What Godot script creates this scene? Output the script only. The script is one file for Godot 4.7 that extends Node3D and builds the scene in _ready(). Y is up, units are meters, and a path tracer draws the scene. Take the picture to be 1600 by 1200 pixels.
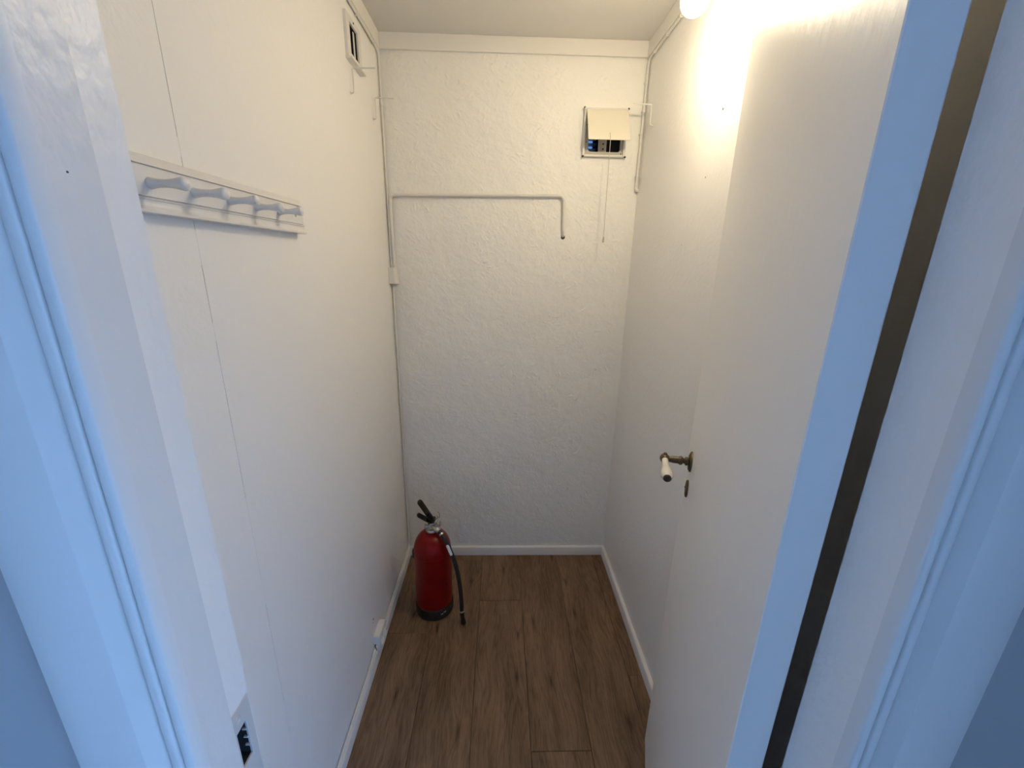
extends Node3D

# Inner size of the closet: x 0..W, y 0..H, z from the rough back wall (0) to the door wall (Z0).
const W := 1.013
const H := 2.25
const Z0 := 1.461
const Z1 := 1.539
const XL := 0.193
const XR := 0.797
const HEAD := 2.0

var mats := {}


func _ready() -> void:
	# ---------- camera, sky, lights, exposure ----------
	var cam := Camera3D.new()
	cam.name = "camera"
	cam.position = Vector3(0.46215, 1.46398, 1.81703)
	cam.rotation = Vector3(deg_to_rad(-16.57508), deg_to_rad(-1.77501), deg_to_rad(1.04787))
	cam.fov = 85.78291
	cam.near = 0.02
	cam.current = true
	add_child(cam)
	var env := Environment.new()
	env.background_mode = Environment.BG_SKY
	var sky_mat := ProceduralSkyMaterial.new()
	sky_mat.sky_top_color = Color(0.49, 0.705, 1.0)
	sky_mat.sky_horizon_color = Color(0.58, 0.77, 1.0)
	sky_mat.ground_horizon_color = Color(0.46, 0.60, 0.78)
	sky_mat.ground_bottom_color = Color(0.33, 0.42, 0.54)
	sky_mat.sky_energy_multiplier = 1.0
	sky_mat.ground_energy_multiplier = 1.0
	var sky := Sky.new()
	sky.sky_material = sky_mat
	env.sky = sky
	env.background_energy_multiplier = 14.5
	env.tonemap_mode = Environment.TONE_MAPPER_LINEAR
	env.tonemap_exposure = 1.04
	env.sdfgi_enabled = true
	env.ssao_enabled = true
	env.ssil_enabled = true
	var we := WorldEnvironment.new()
	we.name = "world_environment"
	we.environment = env
	add_child(we)

	make_materials()
	build_shell()
	build_hallway()
	build_door_frame()
	build_door()
	build_extinguisher()
	build_rack()
	build_back_vent()
	build_side_vent()
	build_hooks()
	build_cables()
	build_lamp()


# ---------------------------------------------------------------- helpers
func put(o: Node3D, label: String, category := "", kind := "", group := "") -> Node3D:
	if label: o.set_meta("label", label)
	if category: o.set_meta("category", category)
	if kind: o.set_meta("kind", kind)
	if group: o.set_meta("group", group)
	return o


func base(called: String, at := Vector3.ZERO, parent: Node3D = self) -> Node3D:
	var o := Node3D.new()
	o.name = called
	o.position = at
	parent.add_child(o, true)
	return o


func obj(called: String, st: SurfaceTool, m: Material, parent: Node3D = self) -> MeshInstance3D:
	var o := MeshInstance3D.new()
	o.name = called
	o.mesh = st.commit()
	o.mesh.surface_set_material(0, m)
	o.cast_shadow = GeometryInstance3D.SHADOW_CASTING_SETTING_ON
	parent.add_child(o, true)
	return o


func nst() -> SurfaceTool:
	var st := SurfaceTool.new()
	st.begin(Mesh.PRIMITIVE_TRIANGLES)
	return st


func vert(st: SurfaceTool, p: Vector3, n: Vector3, uv := Vector2.ZERO) -> void:
	st.set_normal(n)
	st.set_uv(uv)
	st.add_vertex(p)


func tri(st: SurfaceTool, a: Vector3, b: Vector3, c: Vector3, na: Vector3, nb: Vector3, nc: Vector3, ua := Vector2.ZERO, ub := Vector2.ZERO, uc := Vector2.ZERO) -> void:
	var g := (c - a).cross(b - a)       # points to the viewer of a clockwise face
	if g.dot(na + nb + nc) >= 0.0:
		vert(st, a, na, ua); vert(st, b, nb, ub); vert(st, c, nc, uc)
	else:
		vert(st, a, na, ua); vert(st, c, nc, uc); vert(st, b, nb, ub)


func quad(st: SurfaceTool, a: Vector3, b: Vector3, c: Vector3, d: Vector3, n: Vector3) -> void:
	tri(st, a, b, c, n, n, n)
	tri(st, a, c, d, n, n, n)


func sheet(st: SurfaceTool, a: Vector3, b: Vector3, c: Vector3, d: Vector3, away: Vector3) -> void:
	# a flat quad whose normal points away from the point «away»
	var n := (c - a).cross(b - d).normalized()
	if n.dot((a + b + c + d) * 0.25 - away) < 0.0:
		n = -n
	quad(st, a, b, c, d, n)


# a box with chamfered edges: lo, hi corners, bevel e, placed by xf
func box(st: SurfaceTool, lo: Vector3, hi: Vector3, e := 0.0, xf := Transform3D()) -> void:
	var c := (lo + hi) * 0.5
	var s := (hi - lo) * 0.5
	e = minf(e, minf(s.x, minf(s.y, s.z)) * 0.95)
	var mid: Vector3 = xf * c
	for ax in 3:
		var u := (ax + 1) % 3
		var v := (ax + 2) % 3
		for sg in [-1.0, 1.0]:
			var q := []
			for k in [[-1, -1], [1, -1], [1, 1], [-1, 1]]:
				var p := Vector3.ZERO
				p[ax] = sg * s[ax]
				p[u] = k[0] * (s[u] - e)
				p[v] = k[1] * (s[v] - e)
				q.append(xf * (c + p))
			sheet(st, q[0], q[1], q[2], q[3], mid)
		if e > 0.0:
			for a in [-1.0, 1.0]:
				for b in [-1.0, 1.0]:
					var q := []
					for k in [-1.0, 1.0]:
						var p := Vector3.ZERO
						p[ax] = k * (s[ax] - e)
						p[u] = a * s[u]
						p[v] = b * (s[v] - e)
						var r := p
						r[u] = a * (s[u] - e)
						r[v] = b * s[v]
						if k < 0:
							q.append(xf * (c + p)); q.append(xf * (c + r))
						else:
							q.append(xf * (c + r)); q.append(xf * (c + p))
					sheet(st, q[0], q[1], q[2], q[3], mid)
	if e > 0.0:
		for a in [-1.0, 1.0]:
			for b in [-1.0, 1.0]:
				for d in [-1.0, 1.0]:
					var k := Vector3(a, b, d)
					var p0: Vector3 = xf * (c + k * Vector3(s.x, s.y - e, s.z - e))
					var p1: Vector3 = xf * (c + k * Vector3(s.x - e, s.y, s.z - e))
					var p2: Vector3 = xf * (c + k * Vector3(s.x - e, s.y - e, s.z))
					var n := (p2 - p0).cross(p1 - p0).normalized()
					if n.dot(p0 - mid) < 0.0: n = -n
					tri(st, p0, p1, p2, n, n, n)


# a surface turned about the local y axis of xf; profile of (radius, height), smooth
func lathe(st: SurfaceTool, prof: Array, xf := Transform3D(), seg := 32, sx := 1.0, sz := 1.0) -> void:
	var m := prof.size()
	var nr := []
	for i in m:
		var a: Vector2 = prof[maxi(i - 1, 0)]
		var b: Vector2 = prof[mini(i + 1, m - 1)]
		var t := (b - a).normalized()
		nr.append(Vector2(t.y, -t.x))
	for i in m - 1:
		var p: Vector2 = prof[i]
		var q: Vector2 = prof[i + 1]
		if p.distance_to(q) < 1e-6:
			continue
		var t := (q - p).normalized()
		var fn := Vector2(t.y, -t.x)
		var n0: Vector2 = nr[i] if (nr[i] as Vector2).dot(fn) > 0.75 else fn
		var n1: Vector2 = nr[i + 1] if (nr[i + 1] as Vector2).dot(fn) > 0.75 else fn
		for k in seg:
			var a0 := TAU * k / seg
			var a1 := TAU * (k + 1) / seg
			var d0 := Vector3(cos(a0) * sx, 0, sin(a0) * sz)
			var d1 := Vector3(cos(a1) * sx, 0, sin(a1) * sz)
			var A: Vector3 = xf * (d0 * p.x + Vector3.UP * p.y)
			var B: Vector3 = xf * (d1 * p.x + Vector3.UP * p.y)
			var C: Vector3 = xf * (d1 * q.x + Vector3.UP * q.y)
			var D: Vector3 = xf * (d0 * q.x + Vector3.UP * q.y)
			var bs := xf.basis
			var nA := (bs * (d0 * n0.x + Vector3.UP * n0.y)).normalized()
			var nB := (bs * (d1 * n0.x + Vector3.UP * n0.y)).normalized()
			var nC := (bs * (d1 * n1.x + Vector3.UP * n1.y)).normalized()
			var nD := (bs * (d0 * n1.x + Vector3.UP * n1.y)).normalized()
			if p.x > 1e-6:
				tri(st, A, B, C, nA, nB, nC)
			if q.x > 1e-6:
				tri(st, A, C, D, nA, nC, nD)


# a frame whose y axis points along dir
func along(at: Vector3, dir: Vector3) -> Transform3D:
	var y := dir.normalized()
	var x := y.cross(Vector3(0.31, 0.17, 0.93)).normalized()
	return Transform3D(Basis(x, y, x.cross(y)), at)


func rod(st: SurfaceTool, a: Vector3, b: Vector3, r: float, e := 0.0, seg := 16) -> void:
	var l := a.distance_to(b)
	lathe(st, [Vector2(0, 0), Vector2(r - e, 0), Vector2(r, e), Vector2(r, l - e), Vector2(r - e, l), Vector2(0, l)], along(a, b - a), seg)


# rounds the corners of a polyline
func rounded(pts: Array, rad: float, steps := 6) -> Array:
	var out := [pts[0]]
	for i in range(1, pts.size() - 1):
		var p: Vector3 = pts[i]
		var a: Vector3 = pts[i - 1]
		var b: Vector3 = pts[i + 1]
		var r := minf(rad, minf(p.distance_to(a), p.distance_to(b)) * 0.49)
		var s := p + (a - p).normalized() * r
		var e := p + (b - p).normalized() * r
		for k in steps + 1:
			var t := float(k) / steps
			out.append(s.lerp(p, t).lerp(p.lerp(e, t), t))
	out.append(pts[-1])
	return out


# a round tube along points; radius may be an array of one radius per point
func tube(st: SurfaceTool, pts: Array, radius, seg := 12, cap := true) -> void:
	var n := pts.size()
	var frames := []
	var up := Vector3(0.3, 0.2, 0.93).normalized()
	for i in n:
		var t: Vector3 = ((pts[mini(i + 1, n - 1)] as Vector3) - pts[maxi(i - 1, 0)]).normalized()
		var x := (up - t * up.dot(t))
		if x.length() < 1e-3:
			x = t.cross(Vector3.UP)
		x = x.normalized()
		up = x
		frames.append([x, t.cross(x), t])
	for i in n - 1:
		var r0: float = radius[i] if radius is Array else radius
		var r1: float = radius[i + 1] if radius is Array else radius
		for k in seg:
			var q := []
			for w in [[i, k, r0], [i, k + 1, r0], [i + 1, k + 1, r1], [i + 1, k, r1]]:
				var a: float = TAU * w[1] / seg
				var f: Array = frames[w[0]]
				var d: Vector3 = f[0] * cos(a) + f[1] * sin(a)
				q.append([pts[w[0]] + d * w[2], d])
			tri(st, q[0][0], q[1][0], q[2][0], q[0][1], q[1][1], q[2][1])
			tri(st, q[0][0], q[2][0], q[3][0], q[0][1], q[2][1], q[3][1])
	if cap:
		for e in [0, n - 1]:
			var f: Array = frames[e]
			var nn: Vector3 = f[2] * (-1.0 if e == 0 else 1.0)
			var r: float = radius[e] if radius is Array else radius
			for k in seg:
				var a0 := TAU * k / seg
				var a1 := TAU * (k + 1) / seg
				tri(st, pts[e], pts[e] + (f[0] * cos(a0) + f[1] * sin(a0)) * r, pts[e] + (f[0] * cos(a1) + f[1] * sin(a1)) * r, nn, nn, nn)


func curve(pts: Array, steps := 8) -> Array:
	# Catmull-Rom through the points
	var out := []
	for i in pts.size() - 1:
		var p0: Vector3 = pts[maxi(i - 1, 0)]
		var p1: Vector3 = pts[i]
		var p2: Vector3 = pts[i + 1]
		var p3: Vector3 = pts[mini(i + 2, pts.size() - 1)]
		for k in steps:
			out.append(p1.cubic_interpolate(p2, p0, p3, float(k) / steps))
	out.append(pts[-1])
	return out


# a polygon in the xy plane of xf drawn out along z from 0 to l (flat sides, sharp edges)
func extrude(st: SurfaceTool, poly: PackedVector2Array, l: float, xf := Transform3D(), smooth := false) -> void:
	var n := poly.size()
	var ccw := not Geometry2D.is_polygon_clockwise(poly)
	var fn := []
	for i in n:
		var t := (poly[(i + 1) % n] - poly[i]).normalized()
		fn.append(Vector2(t.y, -t.x) if ccw else Vector2(-t.y, t.x))
	for i in n:
		var j := (i + 1) % n
		var n0: Vector2 = fn[i]
		var n1: Vector2 = fn[i]
		if smooth:
			var b: Vector2 = fn[(i + n - 1) % n]
			var a: Vector2 = fn[j]
			if n0.dot(b) > 0.6: n0 = (n0 + b).normalized()
			if n1.dot(a) > 0.6: n1 = (n1 + a).normalized()
		var A: Vector3 = xf * Vector3(poly[i].x, poly[i].y, 0)
		var B: Vector3 = xf * Vector3(poly[j].x, poly[j].y, 0)
		var C: Vector3 = xf * Vector3(poly[j].x, poly[j].y, l)
		var D: Vector3 = xf * Vector3(poly[i].x, poly[i].y, l)
		var nA: Vector3 = (xf.basis * Vector3(n0.x, n0.y, 0)).normalized()
		var nB: Vector3 = (xf.basis * Vector3(n1.x, n1.y, 0)).normalized()
		tri(st, A, B, C, nA, nB, nB)
		tri(st, A, C, D, nA, nB, nA)
	var ids := Geometry2D.triangulate_polygon(poly)
	for e in [0.0, l]:
		var nn: Vector3 = (xf.basis * Vector3(0, 0, -1 if e == 0.0 else 1)).normalized()
		for k in range(0, ids.size(), 3):
			var q := []
			for m in 3:
				var p := poly[ids[k + m]]
				q.append(xf * Vector3(p.x, p.y, e))
			tri(st, q[0], q[1], q[2], nn, nn, nn)


func noise(seed_: int, freq: float, oct := 3) -> FastNoiseLite:
	var f := FastNoiseLite.new()
	f.seed = seed_
	f.noise_type = FastNoiseLite.TYPE_SIMPLEX_SMOOTH
	f.frequency = freq
	f.fractal_octaves = oct
	return f


# ---------------------------------------------------------------- materials
func plain(c: Color, rough: float, metal := 0.0) -> StandardMaterial3D:
	var m := StandardMaterial3D.new()
	m.albedo_color = c.linear_to_srgb()
	m.roughness = rough
	m.metallic = metal
	return m


func bumpy(m: StandardMaterial3D, seed_: int, freq: float, stretch: Vector3, scale: float, strength: float) -> StandardMaterial3D:
	var t := NoiseTexture2D.new()
	t.width = 512
	t.height = 512
	t.seamless = true
	t.noise = noise(seed_, freq, 4)
	t.as_normal_map = true
	t.bump_strength = strength
	m.normal_enabled = true
	m.normal_texture = t
	m.normal_scale = scale
	m.uv1_triplanar = true
	m.uv1_world_triplanar = true
	m.uv1_scale = stretch
	return m


func make_materials() -> void:
	mats.wall = bumpy(plain(Color(0.915, 0.90, 0.87), 0.38), 3, 0.035, Vector3(2.6, 2.6, 2.6), 0.10, 6.0)
	mats.plaster = plain(Color(0.915, 0.90, 0.85), 0.55)
	mats.ceiling = plain(Color(0.74, 0.72, 0.69), 0.8)
	mats.crown = plain(Color(0.84, 0.82, 0.77), 0.5)
	mats.gloss = bumpy(plain(Color(0.79, 0.775, 0.75), 0.36), 8, 0.03, Vector3(3.6, 2.4, 3.6), 0.17, 6.0)
	mats.door = bumpy(plain(Color(0.915, 0.90, 0.87), 0.38), 9, 0.03, Vector3(3.0, 0.8, 3.0), 0.05, 6.0)
	mats.lightened_rebate = bumpy(plain(Color(0.90, 0.885, 0.86), 0.36), 8, 0.03, Vector3(3.6, 2.4, 3.6), 0.17, 6.0)  # lighter copy of the jamb paint; stronger light put into the colour
	mats.trim = plain(Color(0.80, 0.79, 0.775), 0.35)
	mats.board = plain(Color(0.80, 0.785, 0.765), 0.38)
	mats.cable = plain(Color(0.78, 0.76, 0.72), 0.4)
	mats.plastic = plain(Color(0.80, 0.78, 0.74), 0.35)
	mats.dark_matte = plain(Color(0.10, 0.09, 0.08), 0.9)  # even dark tone for the hole discs and the socket lead
	mats.void = plain(Color(0.02, 0.02, 0.022), 0.8)  # near-black that paints shade into the vent and latch recesses
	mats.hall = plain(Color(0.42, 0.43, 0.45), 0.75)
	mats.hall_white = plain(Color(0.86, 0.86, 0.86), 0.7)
	mats.steel_paint = plain(Color(0.60, 0.595, 0.58), 0.4)
	mats.hall_floor = plain(Color(0.16, 0.11, 0.075), 0.5)
	mats.subfloor = plain(Color(0.06, 0.045, 0.03), 0.8)
	mats.bronze = plain(Color(0.125, 0.10, 0.06), 0.42, 0.7)
	mats.bronze_dark = plain(Color(0.07, 0.05, 0.04), 0.35, 0.7)
	mats.porcelain = plain(Color(0.86, 0.83, 0.76), 0.12)
	mats.steel = plain(Color(0.55, 0.54, 0.52), 0.28, 0.95)
	mats.brass = plain(Color(0.46, 0.40, 0.27), 0.3, 0.9)
	mats.red = plain(Color(0.20, 0.003, 0.003), 0.3)
	mats.red.metallic_specular = 0.35
	mats.rubber = plain(Color(0.012, 0.012, 0.012), 0.5)
	mats.black = plain(Color(0.014, 0.014, 0.014), 0.38)
	mats.sticker = plain(Color(0.82, 0.81, 0.78), 0.4)
	mats.pale_mark = plain(Color(0.42, 0.42, 0.41), 0.6)
	mats.cream = plain(Color(0.86, 0.81, 0.68), 0.5)
	mats.plate = plain(Color(0.50, 0.47, 0.42), 0.5)
	mats.tin = plain(Color(0.50, 0.52, 0.56), 0.3, 0.8)
	mats.dimming_film = StandardMaterial3D.new()
	mats.dimming_film.albedo_color = Color(0.10, 0.18, 0.45, 0.80)  # blue tint stands in for dimmed daylight in the duct
	mats.dimming_film.transparency = BaseMaterial3D.TRANSPARENCY_ALPHA
	mats.dimming_film.roughness = 0.1
	mats.tin_blue = plain(Color(0.30, 0.36, 0.50), 0.35, 0.6)
	mats.rust = plain(Color(0.06, 0.045, 0.035), 0.7)
	mats.cord = plain(Color(0.55, 0.50, 0.42), 0.7)
	mats.glass = StandardMaterial3D.new()
	mats.glass.albedo_color = Color(1, 1, 1, 0.05)
	mats.glass.transparency = BaseMaterial3D.TRANSPARENCY_ALPHA
	mats.glass.roughness = 0.02
	mats.wood = []
	for k in 3:
		mats.wood.append(wood(11 + k * 17))


func wood(sd: int) -> StandardMaterial3D:
	# oak laminate: 256 x 1024 pixels, grain along v
	var w := 256
	var h := 1024
	var fine := noise(sd, 0.16, 3)
	var band := noise(sd + 1, 0.012, 3)
	var warp := noise(sd + 2, 0.006, 2)
	var pore := noise(sd + 3, 0.5, 1)
	var tone := noise(sd + 4, 0.004, 2)
	var rng := RandomNumberGenerator.new()
	rng.seed = sd
	var knots := []
	for i in 4:
		knots.append([rng.randf_range(30, w - 30), 130.0 + i * 245.0 + rng.randf_range(-60, 60), rng.randf_range(5, 11)])
	var bytes := PackedByteArray()
	bytes.resize(w * h * 3)
	var light := Color(0.275, 0.168, 0.100)
	var dark := Color(0.125, 0.073, 0.043)
	for y in h:
		for x in w:
			var fx := float(x)
			var kd := 0.0
			for kn in knots:
				var dx: float = (fx - kn[0]) / kn[2]
				var dy: float = (y - kn[1]) / (kn[2] * 2.6)
				var d2 := dx * dx + dy * dy
				if d2 < 40.0:
					fx += signf(dx) * 14.0 * exp(-d2 * 0.16)
					kd = maxf(kd, exp(-d2 * 1.1))
			var wy := y * 0.055
			fx += warp.get_noise_2d(fx * 0.5, y * 0.5) * 26.0
			var g := 0.5 + 0.5 * sin(fx * 0.21 + band.get_noise_2d(fx * 2.0, y * 0.22) * 11.0)
			var f := fine.get_noise_2d(fx * 2.4, wy * 1.4)
			var p := pore.get_noise_2d(x * 1.3, y * 0.045)
			var t := 0.62 + tone.get_noise_2d(x * 2.0, y * 0.5) * 0.42 - g * g * 0.36 + f * 0.24
			if p > 0.25: t -= (p - 0.25) * 1.1
			t = clampf(t - kd * 0.95, -0.45, 1.0)
			var c := dark.lerp(light, t).clamp().linear_to_srgb()
			var at := (y * w + x) * 3
			bytes[at] = int(c.r * 255.0)
			bytes[at + 1] = int(c.g * 255.0)
			bytes[at + 2] = int(c.b * 255.0)
	var m := StandardMaterial3D.new()
	m.albedo_texture = ImageTexture.create_from_image(Image.create_from_data(w, h, false, Image.FORMAT_RGB8, bytes))
	m.roughness = 0.48
	m.metallic_specular = 0.4
	return m


# ---------------------------------------------------------------- room shell
# a slab between x0..x1 (wall thickness) with a window-like hole; axes: u = z, v = y
func build_shell() -> void:
	build_floor()
	build_back_wall()
	# left wall: two painted boards over a core, with the vent opening cut through the far board
	var wl := base("wall_left")
	put(wl, "left white board wall with a thin cracked vertical seam, carrying the peg rack", "wall", "structure")
	var vz := [0.262, 0.336]
	var vy := [2.052, 2.132]
	var st := nst()
	var x0 := -0.012
	for r in [[0.0, vz[0], 0.0, H], [vz[1], 1.1395, 0.0, H], [vz[0], vz[1], 0.0, vy[0]], [vz[0], vz[1], vy[1], H]]:
		box(st, Vector3(x0, r[2], r[0]), Vector3(0, r[3], r[1]))
	obj("panel", st, mats.wall, wl)
	st = nst()
	box(st, Vector3(x0, 0, 1.1408), Vector3(0, H, Z0))
	obj("panel", st, mats.wall, wl)
	for r in [[-0.01, 0.42], [0.80, 1.04], [1.33, 1.36], [1.45, 1.50], [1.60, 1.625], [1.81, 1.85], [1.86, 2.25]]:
		st = nst()
		box(st, Vector3(x0, r[0], 1.1395), Vector3(-0.0003, r[1], 1.1408))
		obj("joint_filler", st, mats.wall, wl)
	st = nst()
	for r in [[-0.1, vz[0], 0.0, H], [vz[1], Z0, 0.0, H], [vz[0], vz[1], 0.0, vy[0]], [vz[0], vz[1], vy[1], H]]:
		box(st, Vector3(-0.12, r[2], r[0]), Vector3(x0, r[3], r[1]))
	obj("core", st, mats.plate, wl)
	st = nst()
	rod(st, Vector3(-0.004, 0.178, 0.581), Vector3(0.0006, 0.178, 0.581), 0.0035)
	rod(st, Vector3(-0.004, 0.166, 0.585), Vector3(0.0006, 0.166, 0.585), 0.0022)
	obj("nail_hole", st, mats.dark_matte, wl)

	var wr := base("wall_right")
	put(wr, "right smooth white wall behind the opened door", "wall", "structure")
	st = nst()
	box(st, Vector3(W, 0, -0.1), Vector3(W + 0.12, H, Z0))
	obj("panel", st, mats.wall, wr)
	for p in [[1.837, 0.646, 0.003], [1.90, 0.60, 0.0016], [1.69, 0.60, 0.0015], [1.52, 0.5, 0.0012]]:
		st = nst()
		rod(st, Vector3(W - 0.0006, p[0], p[1]), Vector3(W + 0.004, p[0], p[1]), p[2])
		obj("nail_hole", st, mats.dark_matte, wr)

	# ceiling, cornice boards and baseboards
	st = nst()
	box(st, Vector3(-0.12, H, -0.2), Vector3(W + 0.12, H + 0.1, Z1))
	put(obj("ceiling", st, mats.ceiling), "plain off-white closet ceiling above the bulb", "ceiling", "structure")
	var ch := 2.198
	st = nst()
	box(st, Vector3(0.012, ch, 0.0035), Vector3(W - 0.012, H, 0.012), 0.0012)
	put(obj("trim_1", st, mats.crown), "flat white cornice board across the top of the rough back wall", "trim", "structure")
	st = nst()
	box(st, Vector3(0, ch, 0), Vector3(0.012, H, Z0), 0.0012)
	put(obj("trim_2", st, mats.crown), "flat white cornice board along the top of the left wall", "trim", "structure")
	st = nst()
	box(st, Vector3(W - 0.012, ch, 0), Vector3(W, H, Z0), 0.0012)
	put(obj("trim_3", st, mats.crown), "flat white cornice board along the top of the right wall beside the bulb", "trim", "structure")
	var prof := PackedVector2Array([Vector2(0, 0), Vector2(0.014, 0), Vector2(0.014, 0.0445), Vector2(0.0125, 0.0475), Vector2(0.010, 0.0484), Vector2(0, 0.0484)])
	st = nst()
	extrude(st, prof, Z0, Transform3D(Basis.IDENTITY, Vector3(0, 0, 0)), true)
	put(obj("baseboard_left", st, mats.trim), "low white baseboard under the surface socket along the left wall", "baseboard", "structure")
	st = nst()
	extrude(st, prof, Z0, Transform3D(Basis(Vector3(-1, 0, 0), Vector3(0, 1, 0), Vector3(0, 0, 1)), Vector3(W, 0, 0)), true)
	put(obj("baseboard_right", st, mats.trim), "low white baseboard along the right wall running behind the door", "baseboard", "structure")
	st = nst()
	extrude(st, prof, W - 0.028, Transform3D(Basis(Vector3(0, 0, 1), Vector3(0, 1, 0), Vector3(-1, 0, 0)), Vector3(W - 0.014, 0, 0)), true)
	put(obj("baseboard_back", st, mats.trim), "low white baseboard at the foot of the rough back wall", "baseboard", "structure")


func build_floor() -> void:
	var fl := base("floor")
	put(fl, "brown oak-look plank floor of the closet", "floor", "structure")
	var st := nst()
	box(st, Vector3(-0.12, -0.12, -0.2), Vector3(W + 0.12, -0.0092, Z1))
	obj("subfloor", st, mats.subfloor, fl)
	var xs := [0.0, 0.19, 0.3805, 0.5705, 0.7600, 0.9480, W]
	var joints := [0.4795, 0.050, 0.312, 0.912, 1.240, 0.669]
	var rng := RandomNumberGenerator.new()
	rng.seed = 5
	for c in 6:
		var zs := [0.0]
		var z: float = fmod(joints[c], 1.286)
		while z < Z1:
			if z > 0.01: zs.append(z)
			z += 1.286
		zs.append(Z1)
		for k in zs.size() - 1:
			st = nst()
			var a := Vector3(xs[c], -0.009, zs[k])
			var b := Vector3(xs[c + 1], 0.0, zs[k + 1])
			plank(st, a, b, rng.randf(), rng.randf(), 1.0 if rng.randf() < 0.5 else -1.0)
			obj("plank", st, mats.wood[(c + k * 2) % 3], fl)


func plank(st: SurfaceTool, a: Vector3, b: Vector3, u0: float, v0: float, flip: float) -> void:
	var g := 0.0005
	var e := 0.0011
	var vs := 0.004 + v0 * maxf(0.0, 0.992 - (b.z - a.z) / 1.3)
	a += Vector3(g, 0, g)
	b -= Vector3(g, 0, g)
	var uv := func(p: Vector3) -> Vector2:
		return Vector2((0.02 if flip > 0.0 else 0.98) + (p.x - a.x) / 0.1985 * flip, vs + (p.z - a.z) / 1.3)
	var top := [Vector3(a.x + e, b.y, a.z + e), Vector3(b.x - e, b.y, a.z + e), Vector3(b.x - e, b.y, b.z - e), Vector3(a.x + e, b.y, b.z - e)]
	var low := [Vector3(a.x, b.y - e, a.z), Vector3(b.x, b.y - e, a.z), Vector3(b.x, b.y - e, b.z), Vector3(a.x, b.y - e, b.z)]
	tri(st, top[0], top[1], top[2], Vector3.UP, Vector3.UP, Vector3.UP, uv.call(top[0]), uv.call(top[1]), uv.call(top[2]))
	tri(st, top[0], top[2], top[3], Vector3.UP, Vector3.UP, Vector3.UP, uv.call(top[0]), uv.call(top[2]), uv.call(top[3]))
	var c := (a + b) * 0.5
	for i in 4:
		var j := (i + 1) % 4
		var n: Vector3 = ((low[i] + low[j]) * 0.5 - Vector3(c.x, b.y - e, c.z))
		n = Vector3(signf(n.x) if absf(low[i].x - low[j].x) < 1e-6 else 0.0, 0, signf(n.z) if absf(low[i].z - low[j].z) < 1e-6 else 0.0)
		var m := (n + Vector3.UP).normalized()
		tri(st, top[i], top[j], low[j], m, m, m, uv.call(top[i]), uv.call(top[j]), uv.call(low[j]))
		tri(st, top[i], low[j], low[i], m, m, m, uv.call(top[i]), uv.call(low[j]), uv.call(low[i]))
		var d0: Vector3 = Vector3(low[i].x, a.y, low[i].z)
		var d1: Vector3 = Vector3(low[j].x, a.y, low[j].z)
		tri(st, low[i], low[j], d1, n, n, n, uv.call(low[i]), uv.call(low[j]), uv.call(low[j]))
		tri(st, low[i], d1, d0, n, n, n, uv.call(low[i]), uv.call(low[j]), uv.call(low[i]))


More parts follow.
